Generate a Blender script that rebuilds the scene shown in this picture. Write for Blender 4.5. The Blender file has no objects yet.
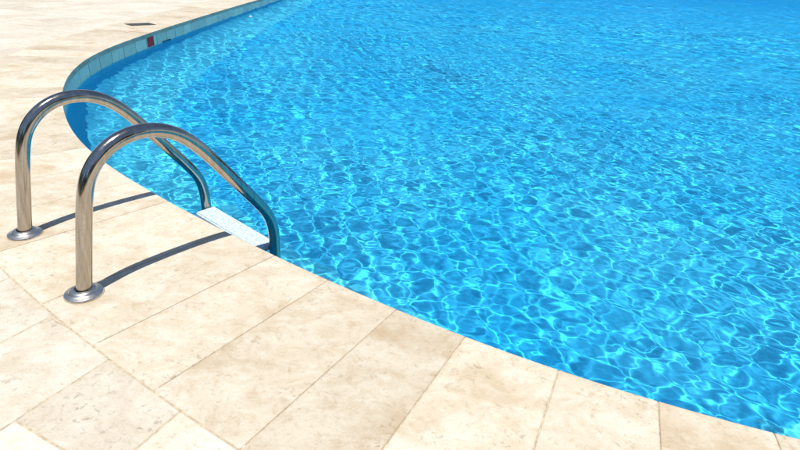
import bpy, bmesh, math, random
import numpy as np
from mathutils import Vector, Matrix
R = math.radians
random.seed(7)
rng = np.random.default_rng(11)
sc = bpy.context.scene
COL = sc.collection

WATER_Z = -0.16
FLOOR_Z = -.95

# ------------------------------------------------------------------ helpers
def link(name, me, mat=None, parent=None):
    o = bpy.data.objects.new(name, me)
    COL.objects.link(o)
    if mat: me.materials.append(mat)
    if parent: o.parent = parent
    return o

def from_bm(name, bm, mat=None, parent=None, smooth=False):
    me = bpy.data.meshes.new(name)
    bm.normal_update()
    bm.to_mesh(me); bm.free()
    if smooth:
        me.polygons.foreach_set('use_smooth', [True] * len(me.polygons))
    return link(name, me, mat, parent)

def thing(o, label, cat, group=None):
    o['label'] = label; o['category'] = cat
    if group: o['group'] = group
    return o

def structure(o, label=None):
    o['kind'] = 'structure'
    if label: o['label'] = label
    return o

class NT:
    """tiny node helper"""
    def __init__(s, name):
        s.m = bpy.data.materials.new(name); s.m.use_nodes = True
        s.t = s.m.node_tree; s.t.nodes.clear()
        s.out = s.t.nodes.new('ShaderNodeOutputMaterial')
    def n(s, kind, ins=None, **kw):
        nd = s.t.nodes.new('ShaderNode' + kind)
        for k, v in kw.items(): setattr(nd, k, v)
        for k, v in (ins or {}).items(): s.put(nd.inputs[k], v)
        return nd
    def put(s, sock, v):
        if isinstance(v, bpy.types.NodeSocket): s.t.links.new(v, sock)
        elif isinstance(v, bpy.types.Node): s.t.links.new(v.outputs[0], sock)
        else: sock.default_value = v
    def noise(s, vec, scale, detail=4, rough=.55, dist=0.0):
        return s.n('TexNoise', {'Vector': vec, 'Scale': scale, 'Detail': detail, 'Roughness': rough, 'Distortion': dist}).outputs['Fac']
    def ramp(s, fac, stops):
        nd = s.n('ValToRGB', {'Fac': fac}); cr = nd.color_ramp
        while len(cr.elements) < len(stops): cr.elements.new(.5)
        for e, (p, c) in zip(cr.elements, stops):
            e.position = p; e.color = (c[0], c[1], c[2], 1) if not isinstance(c, (int, float)) else (c, c, c, 1)
        return nd.outputs['Color']
    def mix(s, f, a, b, mode='MIX'):
        nd = s.n('Mix', data_type='RGBA', blend_type=mode)
        s.put(nd.inputs[0], f)
        for i, v in ((6, a), (7, b)):
            if isinstance(v, tuple) and len(v) == 3: v = (*v, 1)
            s.put(nd.inputs[i], v)
        return nd.outputs[2]
    def math(s, op, a, b=0.0):
        nd = s.n('Math', operation=op); s.put(nd.inputs[0], a); s.put(nd.inputs[1], b)
        return nd.outputs[0]
    def pos(s, scale=(1, 1, 1), loc=(0, 0, 0), rot=(0, 0, 0)):
        g = s.n('NewGeometry').outputs['Position']
        return s.n('Mapping', {'Vector': g, 'Scale': scale, 'Location': loc, 'Rotation': rot}).outputs[0]
    def bump(s, h, strength=.3, dist=.002):
        return s.n('Bump', {'Height': h, 'Strength': strength, 'Distance': dist}).outputs[0]
    def done(s, shader):
        s.put(s.out.inputs['Surface'], shader); return s.m

def simple(name, col, rough=.5, metal=0.0, spec=.5, var=.0):
    t = NT(name)
    c = (*col, 1)
    if var:
        f = t.noise(t.pos(), 40, 4)
        c = t.mix(t.ramp(f, [(.3, 0.), (.7, 1.)]), tuple(x * (1 - var) for x in col), tuple(min(1, x * (1 + var)) for x in col))
    return t.done(t.n('BsdfPrincipled', {'Base Color': c, 'Roughness': rough, 'Metallic': metal, 'Specular IOR Level': spec}))

# ------------------------------------------------------------------ materials
def travertine(name, light, mid, dark, stain, rot, bandf=.34, pit=.40):
    t = NT(name)
    tint = t.n('Attribute', attribute_name='tint').outputs['Fac']
    off = t.n('Attribute', attribute_name='shift').outputs['Vector']
    g = t.n('NewGeometry').outputs['Position']
    pv = t.n('VectorMath', {0: g, 1: off}, operation='ADD').outputs[0]
    def mp(scale):
        return t.n('Mapping', {'Vector': pv, 'Scale': scale, 'Rotation': (0, 0, rot)}).outputs[0]
    band = t.noise(mp((2.0, 9.0, 1)), 1.0, 6, .62, .9)
    cloud = t.noise(mp((1, 1.3, 1)), 9, 9, .74, .9)
    blot = t.noise(mp((1, 1, 1)), 3.2, 5, .6, .3)
    fine = t.noise(mp((1, 1, 1)), 55, 6, .7, .4)
    grit = t.noise(mp((1, 1, 1)), 230, 3, .6)
    c = t.mix(t.ramp(cloud, [(.40, 0.), (.60, 1.)]), mid, light)
    c = t.mix(t.math('MULTIPLY', t.ramp(band, [(.50, 0.), (.68, 1.)]), bandf), c, dark)
    c = t.mix(t.math('MULTIPLY', t.ramp(blot, [(.52, 0.), (.70, 1.)]), stain), c, (.40, .265, .115))
    # ochre bloom and small dark blotches
    bl2 = t.noise(mp((1, 1, 1)), 16, 5, .65, .5)
    c = t.mix(t.math('MULTIPLY', t.ramp(bl2, [(.58, 0.), (.72, 1.)]), stain * .75), c, (.38, .255, .12))
    c = t.mix(t.math('MULTIPLY', t.ramp(fine, [(.56, 0.), (.72, 1.)]), .5), c, (.34, .24, .13))
    # rusty speckles and pits gathered in patches
    pz = t.math('MULTIPLY', t.ramp(t.noise(mp((1, 1, 1)), 5.0, 3), [(.44, 0.), (.60, 1.)]), t.ramp(t.noise(mp((1, 1, 1)), 48, 6, .72, .35), [(.59, 0.), (.66, 1.)]))
    c = t.mix(t.math('MULTIPLY', pz, pit), c, (.30, .19, .09))
    # thin wandering veins
    vv = t.noise(mp((1, 2.2, 1)), 6.0, 8, .7, 1.6)
    vein = t.ramp(vv, [(.485, 0.), (.5, 1.), (.515, 0.)])
    c = t.mix(t.math('MULTIPLY', vein, .22), c, (.36, .24, .12))
    c = t.mix(t.math('MULTIPLY', t.ramp(grit, [(.3, 0.), (.7, 1.)]), .12), c, (.45, .36, .24))
    c = t.mix(1.0, c, t.mix(tint, (.86, .835, .80), (1.06, 1.055, 1.045)), 'MULTIPLY')
    h = t.math('ADD', t.math('MULTIPLY', fine, .5), t.math('SUBTRACT', t.math('MULTIPLY', grit, .5), t.math('MULTIPLY', pz, .9)))
    b = t.n('BsdfPrincipled', {'Base Color': c, 'Roughness': .62, 'Specular IOR Level': .28, 'Normal': t.bump(h, .55, .0025)})
    return t.done(b)

M_COPING = travertine('coping_travertine', (.73, .67, .555), (.635, .55, .42), (.53, .42, .275), .54, R(33))
M_PAVING = travertine('paving_travertine', (.74, .695, .60), (.65, .59, .48), (.56, .48, .36), .28, R(20), .22, .38)

def grout_mat():
    t = NT('joint_grout')
    f = t.noise(t.pos(), 60, 4)
    c = t.mix(t.ramp(f, [(.3, 0.), (.7, 1.)]), (.40, .31, .20), (.64, .54, .40))
    return t.done(t.n('BsdfPrincipled', {'Base Color': c, 'Roughness': .9, 'Specular IOR Level': .1}))
M_GROUT = grout_mat()

def tile_mat():
    t = NT('waterline_tile')
    tint = t.n('Attribute', attribute_name='tint').outputs['Fac']
    f = t.noise(t.pos(), 14, 5, .6)
    c = t.mix(t.ramp(f, [(.3, 0.), (.7, 1.)]), (.90, .75, .54), (1.0, .88, .67))
    c = t.mix(1.0, c, t.mix(tint, (.80, .80, .82), (1.10, 1.08, 1.08)), 'MULTIPLY')
    return t.done(t.n('BsdfPrincipled', {'Base Color': c, 'Roughness': .25}))
M_TILE = tile_mat()

def liner_mat(name, lo, hi):
    t = NT(name)
    f = t.noise(t.pos(), .9, 5, .6)
    g = t.noise(t.pos(), 30, 3, .6)
    c = t.mix(t.ramp(f, [(.3, 0.), (.7, 1.)]), lo, hi)
    far_dark = t.n('MapRange', {'Value': t.n('SeparateXYZ', {0: t.n('NewGeometry').outputs['Position']}).outputs[1], 'From Min': 11.0, 'From Max': 36.0}).outputs[0]
    c = t.mix(t.math('MULTIPLY', far_dark, .5), c, (.008, .31, .90))  # darkening of the far water painted into the liner; the floor is flat
    c = t.mix(t.math('MULTIPLY', t.ramp(g, [(.4, 0.), (.7, 1.)]), .25), c, tuple(x * .93 for x in lo))
    return t.done(t.n('BsdfPrincipled', {'Base Color': c, 'Roughness': .7, 'Specular IOR Level': .0}))
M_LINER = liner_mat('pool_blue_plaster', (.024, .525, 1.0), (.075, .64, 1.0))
M_WALL = liner_mat('pool_wall_plaster', (.08, .68, 1.0), (.11, .74, 1.0))  # lighter copy of the floor plaster, bounced light put into its colour

def water_mat():
    t = NT('pool_water')
    refr = t.n('BsdfRefraction', {'Color': (.97, .995, 1, 1), 'Roughness': 0.0, 'IOR': 1.33})
    glos = t.n('BsdfGlossy', {'Color': (.25, .58, 1, 1), 'Roughness': 0.03})
    P = t.pos((1, 1, .3))
    chop = t.math('ADD', t.noise(P, 8, 5, .65, .4), t.math('MULTIPLY', t.noise(P, 22, 2, .5, .2), .3))
    # the breeze roughens the open water further out
    open_w = t.n('MapRange', {'Value': t.n('SeparateXYZ', {0: t.n('NewGeometry').outputs['Position']}).outputs[1], 'From Min': 2.5, 'From Max': 12.0, 'To Min': .1, 'To Max': 1.0}).outputs[0]
    nb = t.bump(t.math('MULTIPLY', chop, open_w), 1.0, .06)
    t.put(glos.inputs['Normal'], nb)
    fr = t.math('MULTIPLY', t.n('Fresnel', {'IOR': 1.12, 'Normal': nb}).outputs[0], .72)
    mx = t.n('MixShader', {0: fr, 1: refr.outputs[0], 2: glos.outputs[0]})
    tr = t.n('BsdfTransparent', {'Color': (.85, .97, 1, 1)})
    m2 = t.n('MixShader', {0: .09, 1: mx.outputs[0], 2: tr.outputs[0]})
    return t.done(m2.outputs[0])
M_WATER = water_mat()

def steel_mat():
    t = NT('polished_stainless_steel')
    p = t.pos()
    streak = t.noise(t.pos((60, 60, 3)), 1.0, 5, .6)
    spots = t.noise(p, 120, 4, .7)
    c = t.mix(t.ramp(streak, [(.35, 0.), (.7, 1.)]), (.38, .335, .285), (.53, .48, .425))
    c = t.mix(t.math('MULTIPLY', t.ramp(spots, [(.58, 0.), (.70, 1.)]), .35), c, (.26, .19, .12))
    r = t.math('ADD', .09, t.math('MULTIPLY', t.ramp(t.math('MULTIPLY', streak, spots), [(.15, 0.), (.45, 1.)]), .12))
    return t.done(t.n('BsdfPrincipled', {'Base Color': c, 'Metallic': 1.0, 'Roughness': r,
                                         'Normal': t.bump(t.math('MULTIPLY', spots, streak), .05, .001)}))
M_STEEL = steel_mat()
def flange_mat():
    t = NT('brushed_flange_steel')
    f = t.noise(t.pos(), 130, 4, .6)
    c = t.mix(t.ramp(f, [(.35, 0.), (.68, 1.)]), (.56, .52, .46), (.76, .72, .66))
    return t.done(t.n('BsdfPrincipled', {'Base Color': c, 'Metallic': 1.0, 'Roughness': .34, 'Normal': t.bump(f, .12, .001)}))
M_FLANGE = flange_mat()

def step_mat():
    t = NT('white_step_plastic')
    f = t.noise(t.pos(), 70, 5, .7)
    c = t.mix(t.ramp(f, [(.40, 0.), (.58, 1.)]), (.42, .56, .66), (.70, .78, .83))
    return t.done(t.n('BsdfPrincipled', {'Base Color': c, 'Roughness': .45, 'Normal': t.bump(f, .4, .002)}))
M_STEP = step_mat()
M_RED = simple('red_glazed_tile', (.80, .004, .012), .4, spec=.15, var=.15)
M_LID = simple('dark_grey_plastic', (.09, .08, .07), .6, var=.25)
M_SLOT = simple('slot_shadow_plastic', (.03, .03, .03), .8)
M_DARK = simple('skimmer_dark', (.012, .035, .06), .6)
M_WHITE = simple('white_plastic', (.55, .66, .72), .3, var=.04)

# ------------------------------------------------------------------ pool outline (world metres, deck at z = 0)
CTRL = [(-3.40, 13), (-3.35, 11), (-3.285, 9), (-3.21, 7.3), (-3.145, 6.3), (-3.08, 5.6), (-2.97, 5.0), (-2.80, 4.47),
        (-2.585, 3.98), (-2.32, 3.52), (-2.02, 3.06), (-1.78, 2.76), (-1.54, 2.515), (-1.27, 2.285), (-1.055, 2.12),
        (-.81, 1.935), (-.60, 1.785), (-.42, 1.665), (-.148, 1.492), (.02, 1.388), (.212, 1.284), (.464, 1.163),
        (.702, 1.065), (1.004, .968), (1.6, .86), (2.6, .85), (4, 1.15), (6.5, 2.4), (10, 5), (14, 10), (22, 20), (36, 38),
        (46, 58), (46, 74), (36, 84), (18, 86), (3, 78), (-2.6, 58), (-4.2, 36), (-4.0, 25), (-3.6, 17)]

def catmull(P, n):
    P = np.array(P, float); N = len(P); out = []
    for i in range(N):
        a, b, c, d = P[i - 1], P[i], P[(i + 1) % N], P[(i + 2) % N]
        # centripetal parametrisation
        t0 = 0; t1 = t0 + np.linalg.norm(b - a) ** .5; t2 = t1 + np.linalg.norm(c - b) ** .5; t3 = t2 + np.linalg.norm(d - c) ** .5
        for t in np.linspace(t1, t2, n, endpoint=False):
            A1 = (t1 - t) / (t1 - t0) * a + (t - t0) / (t1 - t0) * b
            A2 = (t2 - t) / (t2 - t1) * b + (t - t1) / (t2 - t1) * c
            A3 = (t3 - t) / (t3 - t2) * c + (t - t2) / (t3 - t2) * d
            B1 = (t2 - t) / (t2 - t0) * A1 + (t - t0) / (t2 - t0) * A2
            B2 = (t3 - t) / (t3 - t1) * A2 + (t - t1) / (t3 - t1) * A3
            out.append((t2 - t) / (t2 - t1) * B1 + (t - t1) / (t2 - t1) * B2)
    return np.array(out)

def resample(P, step):
    Q = np.vstack([P, P[:1]]); s = np.r_[0, np.cumsum(np.linalg.norm(np.diff(Q, axis=0), axis=1))]
    n = int(s[-1] / step); u = np.linspace(0, s[-1], n, endpoint=False)
    return np.stack([np.interp(u, s, Q[:, 0]), np.interp(u, s, Q[:, 1])], 1)

EDGE = resample(catmull(CTRL, 24), .02)
for _ in range(500):
    EDGE = EDGE + .5 * ((np.roll(EDGE, 1, 0) + np.roll(EDGE, -1, 0)) / 2 - EDGE)
TAN = np.roll(EDGE, -3, 0) - np.roll(EDGE, 3, 0)
TAN /= np.linalg.norm(TAN, axis=1)[:, None]
NOUT = np.stack([TAN[:, 1], -TAN[:, 0]], 1)          # counter-clockwise outline: right-hand side is outside
SEG = np.linalg.norm(np.roll(EDGE, -1, 0) - EDGE, axis=1)
ARC = np.r_[0, np.cumsum(SEG)]; TOTAL = ARC[-1]; ARC = ARC[:-1]
def at_arc(s):
    s = s % TOTAL
    i = int(np.searchsorted(ARC, s, side='right') - 1); j = (i + 1) % len(EDGE)
    f = (s - ARC[i]) / SEG[i]
    p = EDGE[i] * (1 - f) + EDGE[j] * f; n = NOUT[i] * (1 - f) + NOUT[j] * f
    return p, n / np.linalg.norm(n)
def arc_of(pt):
    return float(ARC[np.argmin(((EDGE - np.array(pt)) ** 2).sum(1))])
def offset_loop(d, every=1):
    return (EDGE + NOUT * d)[::every]

COPE = .65
# ------------------------------------------------------------------ camera
p, r = R(26.3), R(4.0)
fw = Vector((0, math.cos(p), -math.sin(p))); up = Vector((0, math.sin(p), math.cos(p))); rt = Vector((1, 0, 0))
rt2 = math.cos(r) * rt + math.sin(r) * up; up2 = -math.sin(r) * rt + math.cos(r) * up
cam_d = bpy.data.cameras.new('camera'); cam = bpy.data.objects.new('camera', cam_d); COL.objects.link(cam)
mw = Matrix((rt2, up2, -fw)).transposed().to_4x4(); mw.translation = Vector((0, 0, 1.0)); cam.matrix_world = mw
cam_d.sensor_width = 36; cam_d.lens = 540 / 800 * 36; cam_d.clip_start = .02; cam_d.clip_end = 3000
sc.camera = cam

# ------------------------------------------------------------------ stones (coping and paving)
def set_attrs(me, tints, shifts):
    a = me.attributes.new('tint', 'FLOAT', 'FACE'); a.data.foreach_set('value', tints)
    b = me.attributes.new('shift', 'FLOAT_VECTOR', 'FACE'); b.data.foreach_set('vector', np.array(shifts, float).ravel())

class Slabs:
    """many flat stones with rounded arrises collected in one mesh"""
    def __init__(s): s.v = []; s.f = []; s.t = []; s.s = []
    def add(s, poly, top, thick, bev, tint=None):
        # poly: CCW list of 2-D points; rings: bottom, top outer, top inner
        P = np.array(poly); n = len(P)
        e0 = P - np.roll(P, 1, 0); e1 = np.roll(P, -1, 0) - P
        e0 /= np.linalg.norm(e0, axis=1)[:, None]; e1 /= np.linalg.norm(e1, axis=1)[:, None]
        inn = np.stack([-(e0[:, 1] + e1[:, 1]), e0[:, 0] + e1[:, 0]], 1)
        nn = np.linalg.norm(inn, axis=1)[:, None]; inn = inn / np.maximum(nn, 1e-6)
        cosh = np.clip(nn[:, 0] / 2, .45, 1)[:, None]
        base = len(s.v); tint = random.random() if tint is None else tint
        sh = (random.uniform(-9, 9), random.uniform(-9, 9), random.uniform(-9, 9))
        rings = [(0, -thick), (0, -bev), (bev * .3, -bev * .3), (bev, 0)]
        for d, z in rings:
            for q in P + inn * d / cosh: s.v.append((q[0], q[1], top + z))
        nf = len(s.f)
        for k in range(len(rings) - 1):
            for i in range(n):
                j = (i + 1) % n
                s.f.append((base + k * n + i, base + k * n + j, base + (k + 1) * n + j, base + (k + 1) * n + i))
        s.f.append(tuple(base + (len(rings) - 1) * n + i for i in range(n)))
        m = len(s.f) - nf; s.t += [tint] * m; s.s += [sh] * m
    def build(s, name, mat):
        me = bpy.data.meshes.new(name); me.from_pydata(s.v, [], s.f); set_attrs(me, s.t, s.s)
        return link(name, me, mat)

# arc positions of the coping joints: those measured round the ladder, regular beyond
known = [(-1.005, 2.080), (-.690, 1.850), (-.465, 1.695), (-.245, 1.552), (-.010, 1.405), (.212, 1.284), (.464, 1.163), (.702, 1.065)]
ka = [arc_of(q) for q in known]
joints = list(ka)
s = ka[-1]
while s < ka[-1] + 14: s += .27; joints.append(s)
s = ka[0]; lo = []
while s > ka[0] - 40: s -= .30; lo.append(s)
joints = lo[::-1] + joints
cope = Slabs()
GAP = .0013
for a, b in zip(joints[:-1], joints[1:]):
    m = 7
    ss = np.linspace(a + GAP, b - GAP, m)
    inner_p = []; outer_p = []
    for q in ss:
        pt, nn = at_arc(q); inner_p.append(pt - nn * .012); outer_p.append(pt + nn * COPE)
    cope.add([*outer_p, *inner_p[::-1]], random.uniform(-.0006, .0006), .045, .003)
coping = structure(cope.build('pool_coping', M_COPING))

# the bed under the stones: one sheet to the horizon with the pool cut out
def ribbon_bed(name, d0, d1, z, mat):
    A = offset_loop(d0, 12); B = offset_loop(d1, 12); n = len(A)
    V = [(q[0], q[1], z) for q in A] + [(q[0], q[1], z) for q in B]
    F = [(i, n + i, n + (i + 1) % n, (i + 1) % n) for i in range(n)]
    me = bpy.data.meshes.new(name); me.from_pydata(V, [], F)
    return link(name, me, mat)
def ring_sheet(name, d_in, z, mat, far=900):
    loop = offset_loop(d_in, 12); n = len(loop)
    V = [(q[0], q[1], z) for q in loop]
    c = np.array([8., 25.])
    for k in (1.5, 4, 12, 40):
        for q in loop:
            w = q - c; V.append((*(c + w * k), z))
    F = []
    for k in range(4):
        for i in range(n):
            j = (i + 1) % n
            F.append((k * n + i, (k + 1) * n + i, (k + 1) * n + j, k * n + j))
    me = bpy.data.meshes.new(name); me.from_pydata(V, [], F)
    return link(name, me, mat)
structure(ribbon_bed('paving_bed', -.009, 6.3, -.0036, M_GROUT))

# paving stones: rows .30 m wide laid at 65 degrees, staggered, cut round the back of the coping
def clip(poly, p0, nrm):
    out = []
    for i in range(len(poly)):
        a, b = poly[i], poly[(i + 1) % len(poly)]
        da, db = (a - p0) @ nrm, (b - p0) @ nrm
        if da >= 0: out.append(a)
        if da * db < 0: out.append(a + (b - a) * da / (da - db))
    return out
pav = Slabs()
ud = np.array([math.cos(R(65.5)), math.sin(R(65.5))]); vd = np.array([ud[1], -ud[0]])
OUTL = offset_loop(COPE, 3)
for k in range(-64, 42):
    v0 = -1.137 + .298 * k
    lshift = {0: .452, -1: .13}.get(k, rng.uniform(0, .6))
    for j in range(-16, 46):
        u0 = lshift + .6 * j
        cen = ud * (u0 + .3) + vd * (v0 + .149)
        if cen[0] < -10.5 or cen[0] > 7 or cen[1] < -5.5 or cen[1] > 26: continue
        g = .0021
        poly = [ud * (u0 + g) + vd * (v0 + .298 - g), ud * (u0 + .6 - g) + vd * (v0 + .298 - g), ud * (u0 + .6 - g) + vd * (v0 + g), ud * (u0 + g) + vd * (v0 + g)]
        d2 = ((OUTL - cen) ** 2).sum(1); i = int(np.argmin(d2)) * 3 % len(EDGE)
        nn = NOUT[i]; pp = EDGE[i] + nn * (COPE - .016)
        if (cen - pp) @ nn < .45 and d2.min() < .6:
            poly = clip(poly, pp, nn)
            if len(poly) < 3: continue
        elif (cen - EDGE[i]) @ nn < 0: continue
        # drop slivers
        q = np.array(poly); area = abs(sum(q[a][0] * q[(a + 1) % len(q)][1] - q[(a + 1) % len(q)][0] * q[a][1] for a in range(len(q)))) / 2
        if area < .002: continue
        clean = [poly[a] for a in range(len(poly)) if np.linalg.norm(poly[a] - poly[a - 1]) > .004]
        if len(clean) < 3: continue
        pav.add(clean, -.002 + random.uniform(-.0004, .0004), .03, .0025)
structure(pav.build('paving', M_PAVING))
# plain stone beyond the modelled slabs
def far_paving():
    t = NT('far_paving_stone')
    P = t.pos(rot=(0, 0, R(-65.5)))
    br = t.n('TexBrick', {'Vector': P, 'Color1': (.74, .65, .50, 1), 'Color2': (.70, .60, .45, 1), 'Mortar': (.36, .27, .17, 1), 'Scale': 1.0,
                          'Mortar Size': .003, 'Brick Width': .6, 'Row Height': .298})
    f = t.noise(t.pos(), 3, 6, .65)
    c = t.mix(t.math('MULTIPLY', t.ramp(f, [(.45, 0.), (.7, 1.)]), .4), br.outputs[0], (.52, .41, .27))
    return t.done(t.n('BsdfPrincipled', {'Base Color': c, 'Roughness': .7, 'Specular IOR Level': .25}))
structure(ribbon_bed('terrace', 5.9, 17, -.0022, far_paving()))
def lawn_mat():
    t = NT('lawn')
    c = t.mix(t.ramp(t.noise(t.pos(), 2.5, 8, .7), [(.3, 0.), (.7, 1.)]), (.035, .06, .015), (.08, .11, .03))
    return t.done(t.n('BsdfPrincipled', {'Base Color': c, 'Roughness': .9, 'Specular IOR Level': .1}))
structure(ring_sheet('ground', 6.2, -.03, lawn_mat()))
# grouted joint behind the coping
def ribbon(name, d0, d1, z, mat, s0, s1, step=.03):
    V = []; F = []
    ss = np.arange(s0, s1, step)
    for q in ss:
        pt, nn = at_arc(q)
        V += [(*(pt + nn * d0), z), (*(pt + nn * d1), z)]
    for i in range(len(ss) - 1): F.append((2 * i, 2 * i + 2, 2 * i + 3, 2 * i + 1))
    me = bpy.data.meshes.new(name); me.from_pydata(V, [], F); o = link(name, me, mat)
    return o
rib = structure(ribbon('grout_joint', COPE - .006, COPE + .0048, -.0013, M_GROUT, joints[0], joints[-1]))

# ------------------------------------------------------------------ pool shell
def wall(name, d, z0, z1, mat, every=4, nz=1, s=None):
    loop = offset_loop(d, every); n = len(loop); V = []; F = []
    for k in range(nz + 1):
        z = z0 + (z1 - z0) * k / nz
        V += [(q[0], q[1], z) for q in loop]
    for k in range(nz):
        for i in range(n):
            j = (i + 1) % n
            F.append((k * n + i, (k + 1) * n + i, (k + 1) * n + j, k * n + j))
    me = bpy.data.meshes.new(name); me.from_pydata(V, [], F)
    me.polygons.foreach_set('use_smooth', [True] * len(F))
    return link(name, me, mat)
# vertical wall that runs out into the floor through a wide cove
SHELL = [(.006, -.0075), (.006, -.16), (.004, -.30), (-.02, -.44), (-.07, -.58), (-.15, -.71), (-.26, -.82), (-.40, -.895), (-.56, -.938), (-.75, FLOOR_Z)]
V = []; F = []
for d, z in SHELL: V += [(q[0], q[1], z) for q in offset_loop(d, 4)]
n = len(offset_loop(0, 4))
for k in range(len(SHELL) - 1):
    for i in range(n):
        j = (i + 1) % n
        F.append((k * n + i, (k + 1) * n + i, (k + 1) * n + j, k * n + j)[::-1])
me = bpy.data.meshes.new('pool_wall'); me.from_pydata(V, [], F); me.polygons.foreach_set('use_smooth', [True] * len(F))
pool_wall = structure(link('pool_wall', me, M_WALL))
bm = bmesh.new()
bm.faces.new([bm.verts.new((q[0], q[1], FLOOR_Z)) for q in offset_loop(-.75, 4)])
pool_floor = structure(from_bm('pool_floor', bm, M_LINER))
# waterline tile band: one mesh of separate tiles over a grout strip
tb = Slabs(); V = []; F = []; T = []; S = []
s = ka[0] - .6 - 38
tile_joints = []
while s < ka[-1] + 12:
    tile_joints.append(s); s += .33
base_arc = arc_of((-3.15, 6.655))
shift = (base_arc - tile_joints[0]) % .33
tile_joints = [q + shift for q in tile_joints]
def tile(a, b, z0, z1, d0, d1):
    """a wall tile between two arcs; its face stands d1 inside the wall"""
    m = 5; base = len(V); e = .004
    for (ins, dd) in ((0, d0), (0, d1 + .002), (e * .8, d1)):
        for zz in (z0 + ins, z1 - ins):
            for q in np.linspace(a + ins, b - ins, m):
                pt, nn = at_arc(q); w = pt + nn * dd; V.append((w[0], w[1], zz))
    L = 2 * m; tnt = random.random(); nf = len(F)
    def idx(k, row, i): return base + k * L + row * m + i
    for i in range(m - 1):
        F.append((idx(2, 0, i), idx(2, 0, i + 1), idx(2, 1, i + 1), idx(2, 1, i))[::-1])
        for k in (0, 1):
            F.append((idx(k, 0, i), idx(k, 0, i + 1), idx(k + 1, 0, i + 1), idx(k + 1, 0, i))[::-1])
            F.append((idx(k, 1, i), idx(k + 1, 1, i), idx(k + 1, 1, i + 1), idx(k, 1, i + 1))[::-1])
    for k in (0, 1):
        F.append((idx(k, 0, 0), idx(k, 1, 0), idx(k + 1, 1, 0), idx(k + 1, 0, 0)))
        F.append((idx(k, 0, m - 1), idx(k, 1, m - 1), idx(k + 1, 1, m - 1), idx(k + 1, 0, m - 1))[::-1])
    T.extend([tnt] * (len(F) - nf)); S.extend([(0, 0, 0)] * (len(F) - nf))
for a, b in zip(tile_joints[:-1], tile_joints[1:]):
    tile(a + .006, b - .006, -.215, -.012, .006, -.002)
me = bpy.data.meshes.new('waterline_tiles'); me.from_pydata(V, [], F); set_attrs(me, T, S)
structure(link('waterline_tiles', me, M_TILE))
gw_V = []; gw_F = []
ss = np.arange(tile_joints[0], tile_joints[-1], .05)
for q in ss:
    pt, nn = at_arc(q); w = pt + nn * .001
    gw_V += [(w[0], w[1], -.219), (w[0], w[1], -.0075)]
for i in range(len(ss) - 1): gw_F.append((2 * i, 2 * i + 1, 2 * i + 3, 2 * i + 2))
me = bpy.data.meshes.new('tile_grout'); me.from_pydata(gw_V, [], gw_F)
structure(link('tile_grout', me, simple('tile_grout', (.17, .20, .19), .9)))

# ------------------------------------------------------------------ water surface: real waves on a graded polar grid
RATIO = .002
rr = np.r_[.85 * np.exp(np.arange(0, math.log(10 / .85), RATIO)), 10.03 * np.exp(np.arange(0, math.log(11.2), .0042))]; nr = len(rr)
th = np.r_[np.arange(R(2), R(40), .013), np.arange(R(40), R(130), RATIO), np.arange(R(130), R(152), .013)]
nth = len(th); dth = np.gradient(th)
RR, TH = np.meshgrid(rr, th, indexing='ij')
CELL = RR * np.maximum(np.maximum(RATIO, dth)[None, :], np.where(RR > 10, .0042, RATIO) * .6)
X = RR * np.cos(TH); Y = RR * np.sin(TH)
X32 = X.astype('f4'); Y32 = Y.astype('f4'); Z = np.zeros_like(X32)
wr = np.random.default_rng(5)
NW = 90
lam = np.exp(wr.uniform(math.log(.034), math.log(.22), NW))
PATCH = []
for q1, q2, q3 in wr.uniform(0, 1.5, (4, 3)):     # calmer and livelier patches of water
    PATCH.append(1 + .17 * np.sin(1.7 * X + .9 * Y + q1) + .17 * np.sin(-1.1 * X + 1.9 * Y + q2) + .12 * np.sin(.5 * X - .6 * Y + q3))
for L in lam:
    a = wr.uniform(0, 2 * math.pi); ph = wr.uniform(0, 2 * math.pi); k = 2 * math.pi / L
    amp = .00051 * (L / .2) ** 1.85 * wr.uniform(.5, 1.3)
    fade = np.clip((L / CELL - 2.4) / 2.0, 0, 1)
    patch = PATCH[int(wr.integers(0, 4))]
    Z += patch * amp * fade * np.sin(np.float32(k * math.cos(a)) * X32 + np.float32(k * math.sin(a)) * Y32 + np.float32(ph) + np.float32(.6) * np.sin(np.float32(.9) * X32 + np.float32(ph)) + np.float32(.5) * np.sin(np.float32(1.1) * Y32 - np.float32(ph)))
far_ramp = np.clip((RR - 5.5) / 8, 0, 1)
for L in np.exp(wr.uniform(math.log(.20), math.log(.85), 40)):
    a = wr.normal(R(70), R(38)); ph = wr.uniform(0, 2 * math.pi); k = 2 * math.pi / L
    Z += .0036 * (1 + .45 * np.sin(.33 * X + .21 * Y) * np.sin(.17 * X - .29 * Y + 1)) * L * far_ramp * np.clip((L / CELL - 2.4) / 2.0, 0, 1) * np.sin(k * (X * math.cos(a) + Y * math.sin(a)) + ph + .8 * np.sin(.5 * X + ph) + .7 * np.sin(.6 * Y - ph))
# inside test against the outline grown by 4 mm
def inside(px, py, poly):
    res = np.zeros(px.shape, bool); n = len(poly)
    for i in range(n):
        x0, y0 = poly[i]; x1, y1 = poly[(i + 1) % n]
        c = ((y0 > py) != (y1 > py))
        if not c.any(): continue
        xi = (x1 - x0) * (py[c] - y0) / (y1 - y0) + x0
        tmp = res[c]; tmp ^= px[c] < xi; res[c] = tmp
    return res
IN = inside(X.ravel(), Y.ravel(), offset_loop(.03, 10)).reshape(X.shape)
keep = IN[:-1, :-1] | IN[1:, :-1] | IN[:-1, 1:] | IN[1:, 1:]
ii, jj = np.nonzero(keep)
quads = np.stack([ii * nth + jj, (ii + 1) * nth + jj, (ii + 1) * nth + jj + 1, ii * nth + jj + 1], 1)
used = np.unique(quads); remap = np.full(nr * nth, -1); remap[used] = np.arange(len(used)); quads = remap[quads]
vv = np.stack([X.ravel()[used], Y.ravel()[used], WATER_Z + Z.ravel()[used]], 1)
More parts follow.
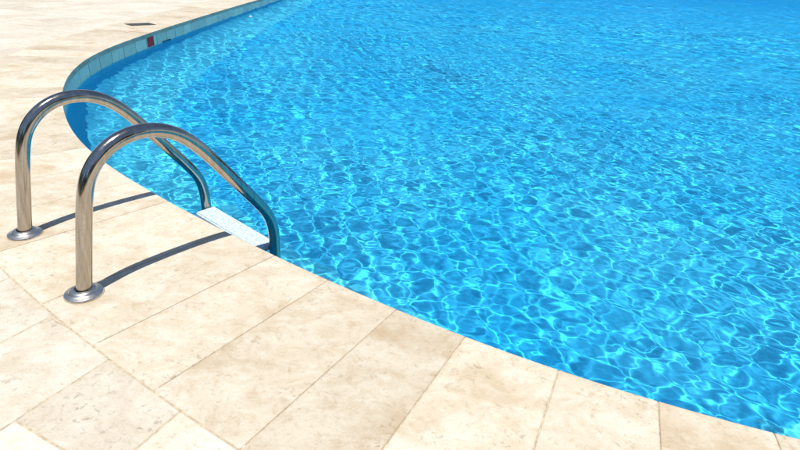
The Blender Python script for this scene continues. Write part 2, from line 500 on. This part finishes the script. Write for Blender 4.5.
me = bpy.data.meshes.new('pool_water')
me.vertices.add(len(vv)); me.vertices.foreach_set('co', vv.ravel().astype('f4'))
me.loops.add(len(quads) * 4); me.loops.foreach_set('vertex_index', quads.ravel().astype('i4'))
me.polygons.add(len(quads)); me.polygons.foreach_set('loop_start', np.arange(0, len(quads) * 4, 4, dtype='i4'))
me.polygons.foreach_set('use_smooth', np.ones(len(quads), bool))
me.update(); me.validate()
water = structure(link('pool_water', me, M_WATER))
try: water.cycles.is_caustics_caster = True
except Exception as e: print('caster', e)
for o in (pool_floor, pool_wall):
    try: o.cycles.is_caustics_receiver = True
    except Exception as e: print('recv', e)

# ------------------------------------------------------------------ the ladder
N2 = np.array([math.sin(R(37.5)), math.cos(R(37.5))])       # from the deck out over the water
PROF = [(0, -.02), (.0, .0), (.03, .16), (.0585, .312), (.081, .374), (.117, .421), (.165, .455), (.223, .473), (.283, .474), (.340, .459),
        (.396, .427), (.455, .370), (.530, .278), (.630, .157), (.692, .078), (.722, .028), (.738, -.035), (.741, -.10), (.741, -.40), (.741, -.70)]
def smooth_path(P, n=8):
    P = np.array(P, float); out = []
    for i in range(len(P) - 1):
        a = P[max(i - 1, 0)]; b = P[i]; c = P[i + 1]; d = P[min(i + 2, len(P) - 1)]
        for t in np.linspace(0, 1, n, endpoint=False):
            out.append(.5 * ((2 * b) + (c - a) * t + (2 * a - 5 * b + 4 * c - d) * t * t + (3 * b - a - 3 * c + d) * t ** 3))
    out.append(P[-1])
    out = np.array(out)
    for _ in range(30):
        q = out.copy(); q[1:-1] = out[1:-1] * .5 + (out[:-2] + out[2:]) * .25
        q[:10] = out[:10]; out = q
    return out
def tube(path, rad, sides=40):
    bm = bmesh.new(); rings = []; n = len(path)
    side = Vector((-N2[1], N2[0], 0))
    for i, q in enumerate(path):
        t = (Vector(path[min(i + 1, n - 1)]) - Vector(path[max(i - 1, 0)])).normalized()
        b = side; c = t.cross(b).normalized()
        rings.append([bm.verts.new(Vector(q) + (b * math.cos(2 * math.pi * k / sides) + c * math.sin(2 * math.pi * k / sides)) * rad) for k in range(sides)])
    for a, b in zip(rings[:-1], rings[1:]):
        for k in range(sides): bm.faces.new((a[k], a[(k + 1) % sides], b[(k + 1) % sides], b[k]))
    bm.faces.new(rings[0]); bm.faces.new(rings[-1][::-1])
    bmesh.ops.recalc_face_normals(bm, faces=bm.faces)
    return bm
def lathe(prof, seg=56):
    bm = bmesh.new(); rings = []
    for rad, z in prof:
        rings.append([bm.verts.new((rad * math.cos(2 * math.pi * k / seg), rad * math.sin(2 * math.pi * k / seg), z)) for k in range(seg)])
    for a, b in zip(rings[:-1], rings[1:]):
        for k in range(seg): bm.faces.new((a[k], a[(k + 1) % seg], b[(k + 1) % seg], b[k]))
    bm.faces.new(rings[-1])
    return bm
BASES = [np.array([-.968, 1.385]), np.array([-1.377, 1.728])]
mid = sum(BASES) / 2
ladder = bpy.data.objects.new('pool_ladder', None); COL.objects.link(ladder)
ladder.location = (mid[0], mid[1], 0); ladder.empty_display_size = .1
thing(ladder, 'shiny stainless steel pool ladder with two arched handrails and a white step', 'pool ladder')
path2 = smooth_path(PROF)
for b in BASES:
    path = [(b[0] - mid[0] + N2[0] * s_, b[1] - mid[1] + N2[1] * s_, z) for s_, z in path2]
    rail = from_bm('handrail', tube(path, .0227), M_STEEL, ladder, smooth=True)
    rail.parent = ladder
    fl = lathe([(.0565, .0005), (.0565, .004), (.0545, .0075), (.050, .0095), (.043, .0112), (.040, .0135), (.0375, .0185), (.034, .0205), (.0245, .0212), (.0243, .012)])
    bmesh.ops.translate(fl, verts=fl.verts, vec=(b[0] - mid[0], b[1] - mid[1], 0))
    f_o = from_bm('base_flange', fl, M_FLANGE, rail, smooth=True)
    try:
        f_o.data.set_sharp_from_angle(angle=R(35))
    except Exception: pass
def box_bm(cx, hx, hy, hz, bev):
    bm = bmesh.new(); bmesh.ops.create_cube(bm, size=2)
    bmesh.ops.scale(bm, verts=bm.verts, vec=(hx, hy, hz))
    bmesh.ops.bevel(bm, geom=bm.edges[:], offset=bev, segments=3, affect='EDGES')
    return bm
def make_step(z):
    """tread between the rails, grip ribs and raised lip modelled"""
    half = np.linalg.norm(BASES[1] - BASES[0]) / 2 - .0245
    bm = box_bm(0, half, .050, .013, .006)
    for j in range(-3, 4):
        k = bmesh.ops.create_cube(bm, size=2)
        bmesh.ops.scale(bm, verts=k['verts'], vec=(half * .93, .0035, .0014))
        bmesh.ops.translate(bm, verts=k['verts'], vec=(0, j * .0125, .0134))
    d = (BASES[1] - BASES[0]) / np.linalg.norm(BASES[1] - BASES[0]); nperp = np.array([-d[1], d[0]])
    if nperp @ N2 > 0: pass
    cx = N2 * .741 - N2 * .022
    mat = Matrix(((d[0], N2[0], 0, cx[0]), (d[1], N2[1], 0, cx[1]), (0, 0, 1, z), (0, 0, 0, 1)))
    bmesh.ops.transform(bm, matrix=mat, verts=bm.verts)
    bmesh.ops.recalc_face_normals(bm, faces=bm.faces)
    return bm
for z in (-.128, -.40):
    st = from_bm('step', make_step(z), M_STEP, ladder)
    st.cycles.is_caustics_receiver = True

# ------------------------------------------------------------------ small fittings along the left wall
# square skimmer lid set in the coping
sk_arc = arc_of((-3.21, 7.36)); pt, nn = at_arc(sk_arc)
lid = bpy.data.objects.new('drain_cover', None); COL.objects.link(lid)
lid_c = np.array([-3.585, 7.415]); lid.location = (lid_c[0], lid_c[1], .0015)
lid.rotation_euler = (0, 0, math.atan2(.26, .21))
thing(lid, 'dark grey rectangular skimmer cover set flush in the far coping', 'drain cover')
bm = box_bm(0, .165, .105, .0025, .0012); bmesh.ops.translate(bm, verts=bm.verts, vec=(0, 0, .001))
from_bm('frame', bm, M_LID, lid)
for i in range(10):
    bm = box_bm(0, .004, .085, .0008, .0003); bmesh.ops.translate(bm, verts=bm.verts, vec=(-.135 + i * .03, 0, .0042))
    from_bm('slot', bm, M_SLOT, lid)

# red marker tile on the waterline band
V = []; F = []; T = []; S = []
a0 = arc_of((-3.15, 6.86)); a1 = arc_of((-3.15, 6.665))
tile(min(a0, a1), max(a0, a1), -.158, -.011, -.0022, -.0065)
me = bpy.data.meshes.new('marker_tile'); me.from_pydata(V, [], F)
mk = thing(link('marker_tile', me, M_RED), 'dark red square tile on the pale tile band of the far pool wall', 'tile')

# faded red paint on the coping beside it
def paint():
    t = NT('worn_red_paint')
    f = t.noise(t.pos(), 34, 5, .7)
    fac = t.ramp(f, [(.46, 0.), (.60, 1.)])
    c = t.mix(t.math('MULTIPLY', fac, .9), (.70, .58, .43), (.80, .24, .15))
    return t.done(t.n('BsdfPrincipled', {'Base Color': c, 'Roughness': .7, 'Specular IOR Level': .2}))
bm = bmesh.new()
c0 = np.array([-3.385, 6.83]); du = np.array([.30, .95]) / np.linalg.norm([.30, .95]); dv = np.array([du[1], -du[0]])
x = -.15
for w in (.055, .045, .06, .05):
    qs = [c0 + du * x + dv * -.035, c0 + du * (x + w) + dv * -.035, c0 + du * (x + w) + dv * .03, c0 + du * x + dv * .03]
    bm.faces.new([bm.verts.new((q[0], q[1], .0022)) for q in qs][::-1]); x += w + .022
o = from_bm('painted_mark', bm, paint())
thing(o, 'faded red painted marking on the coping beside the red tile', 'marking')

# skimmer mouth in the wall under the lid
a_s = arc_of((-3.205, 7.28))
mouth = bpy.data.objects.new('skimmer_mouth', None); COL.objects.link(mouth)
pt, nn = at_arc(a_s); mouth.location = (pt[0], pt[1], WATER_Z); mouth.rotation_euler = (0, 0, math.atan2(-nn[1], -nn[0]))
thing(mouth, 'dark skimmer opening at the waterline just right of the red tile', 'skimmer')
bm = bmesh.new()
def bx(bm, c, h):
    k = bmesh.ops.create_cube(bm, size=2); bmesh.ops.scale(bm, verts=k['verts'], vec=h); bmesh.ops.translate(bm, verts=k['verts'], vec=c)
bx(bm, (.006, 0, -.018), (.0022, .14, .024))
from_bm('mouth_shade', bm, M_DARK, mouth)  # dark plate on the wall stands in for the shade inside the opening

# white floating dispenser far along the left wall
fl = bpy.data.objects.new('pool_float', None); COL.objects.link(fl); fl.location = (-3.06, 10.7, WATER_Z - .012); fl.scale = (.4, .4, .4)
thing(fl, 'tiny white float on the water near the far left wall', 'float')
bm = lathe([(.03, -.06), (.075, -.05), (.085, -.005), (.085, .012), (.07, .03), (.04, .042), (.012, .046)], 32)
from_bm('ring', bm, M_WHITE, fl, smooth=True)
bm = lathe([(.03, .044), (.032, .06), (.02, .066), (.004, .067)], 24)
from_bm('cap', bm, M_WHITE, fl, smooth=True)

# unseen tree belts, added so the steel and far water mirror something dark
def leaf_mat():
    t = NT('added_foliage')
    c = t.mix(t.ramp(t.noise(t.pos(), 1.5, 4), [(.3, 0.), (.7, 1.)]), (.02, .035, .012), (.06, .085, .025))
    return t.done(t.n('BsdfPrincipled', {'Base Color': c, 'Roughness': .7}))
M_LEAF = leaf_mat()
def tree_belt(name, label, n, centre, rad, a0, a1, height, leaf, seed):
    hr = np.random.default_rng(seed); V = []; F = []
    for i in range(n):
        a = hr.uniform(R(a0), R(a1)); dd = rad * (1 + hr.normal(0, .06))
        top = height * (1 + .3 * math.sin(a * 9) + .2 * math.sin(a * 23 + 1))
        z = hr.uniform(0, 1) ** .8 * top
        q = Vector((centre[0] + dd * math.cos(a), centre[1] + dd * math.sin(a), z))
        u = Vector(hr.normal(size=3)).normalized() * hr.uniform(.5, 1.2) * leaf; v2 = u.orthogonal().normalized() * u.length * .6
        b0 = len(V); V += [tuple(q + u), tuple(q + v2), tuple(q - u), tuple(q - v2)]; F.append((b0, b0 + 1, b0 + 2, b0 + 3))
    me = bpy.data.meshes.new(name); me.from_pydata(V, [], F)
    o = link(name, me, M_LEAF); o['kind'] = 'stuff'; o['label'] = label
tree_belt('added_trees', 'dark belt of trees added out of view for dark reflections in the steel', 15000, (0, 2), 15, 150, 345, 4.6, .28, 3)
tree_belt('added_far_trees', 'dark wood added out of view to darken reflections in the far water', 16000, (14, 20), 92, 20, 125, 11, 1.1, 4)

# ------------------------------------------------------------------ light
AZ, EL = R(13), R(75)          # light travels towards +x sin(AZ), +y cos(AZ)
w = bpy.data.worlds.new('World'); sc.world = w; w.use_nodes = True
nt = w.node_tree; bg = nt.nodes['Background']
sky = nt.nodes.new('ShaderNodeTexSky'); sky.sky_type = 'NISHITA'; sky.sun_disc = False
sky.sun_elevation = EL; sky.sun_rotation = AZ + math.pi; sky.air_density = 1.0; sky.dust_density = .3; sky.ozone_density = 2.0
nt.links.new(sky.outputs[0], bg.inputs[0]); bg.inputs[1].default_value = .118
sd = bpy.data.lights.new('sun', 'SUN'); sd.energy = 5.0; sd.angle = R(.5); sd.color = (1, .965, .90)
sd.cycles.is_caustics_light = True
so = bpy.data.objects.new('sun', sd); COL.objects.link(so)
dirv = Vector((math.sin(AZ) * math.cos(EL), math.cos(AZ) * math.cos(EL), -math.sin(EL)))
so.rotation_euler = dirv.to_track_quat('-Z', 'Y').to_euler(); so.location = (-4, -6, 12)

sc.view_settings.view_transform = 'Standard'; sc.view_settings.look = 'None'; sc.view_settings.exposure = 0; sc.view_settings.gamma = 1
sc.cycles.use_denoising = True
sc.cycles.max_bounces = 8; sc.cycles.transmission_bounces = 6; sc.cycles.glossy_bounces = 4; sc.cycles.diffuse_bounces = 3
sc.cycles.caustics_refractive = True; sc.cycles.caustics_reflective = False
sc.cycles.sample_clamp_indirect = 6
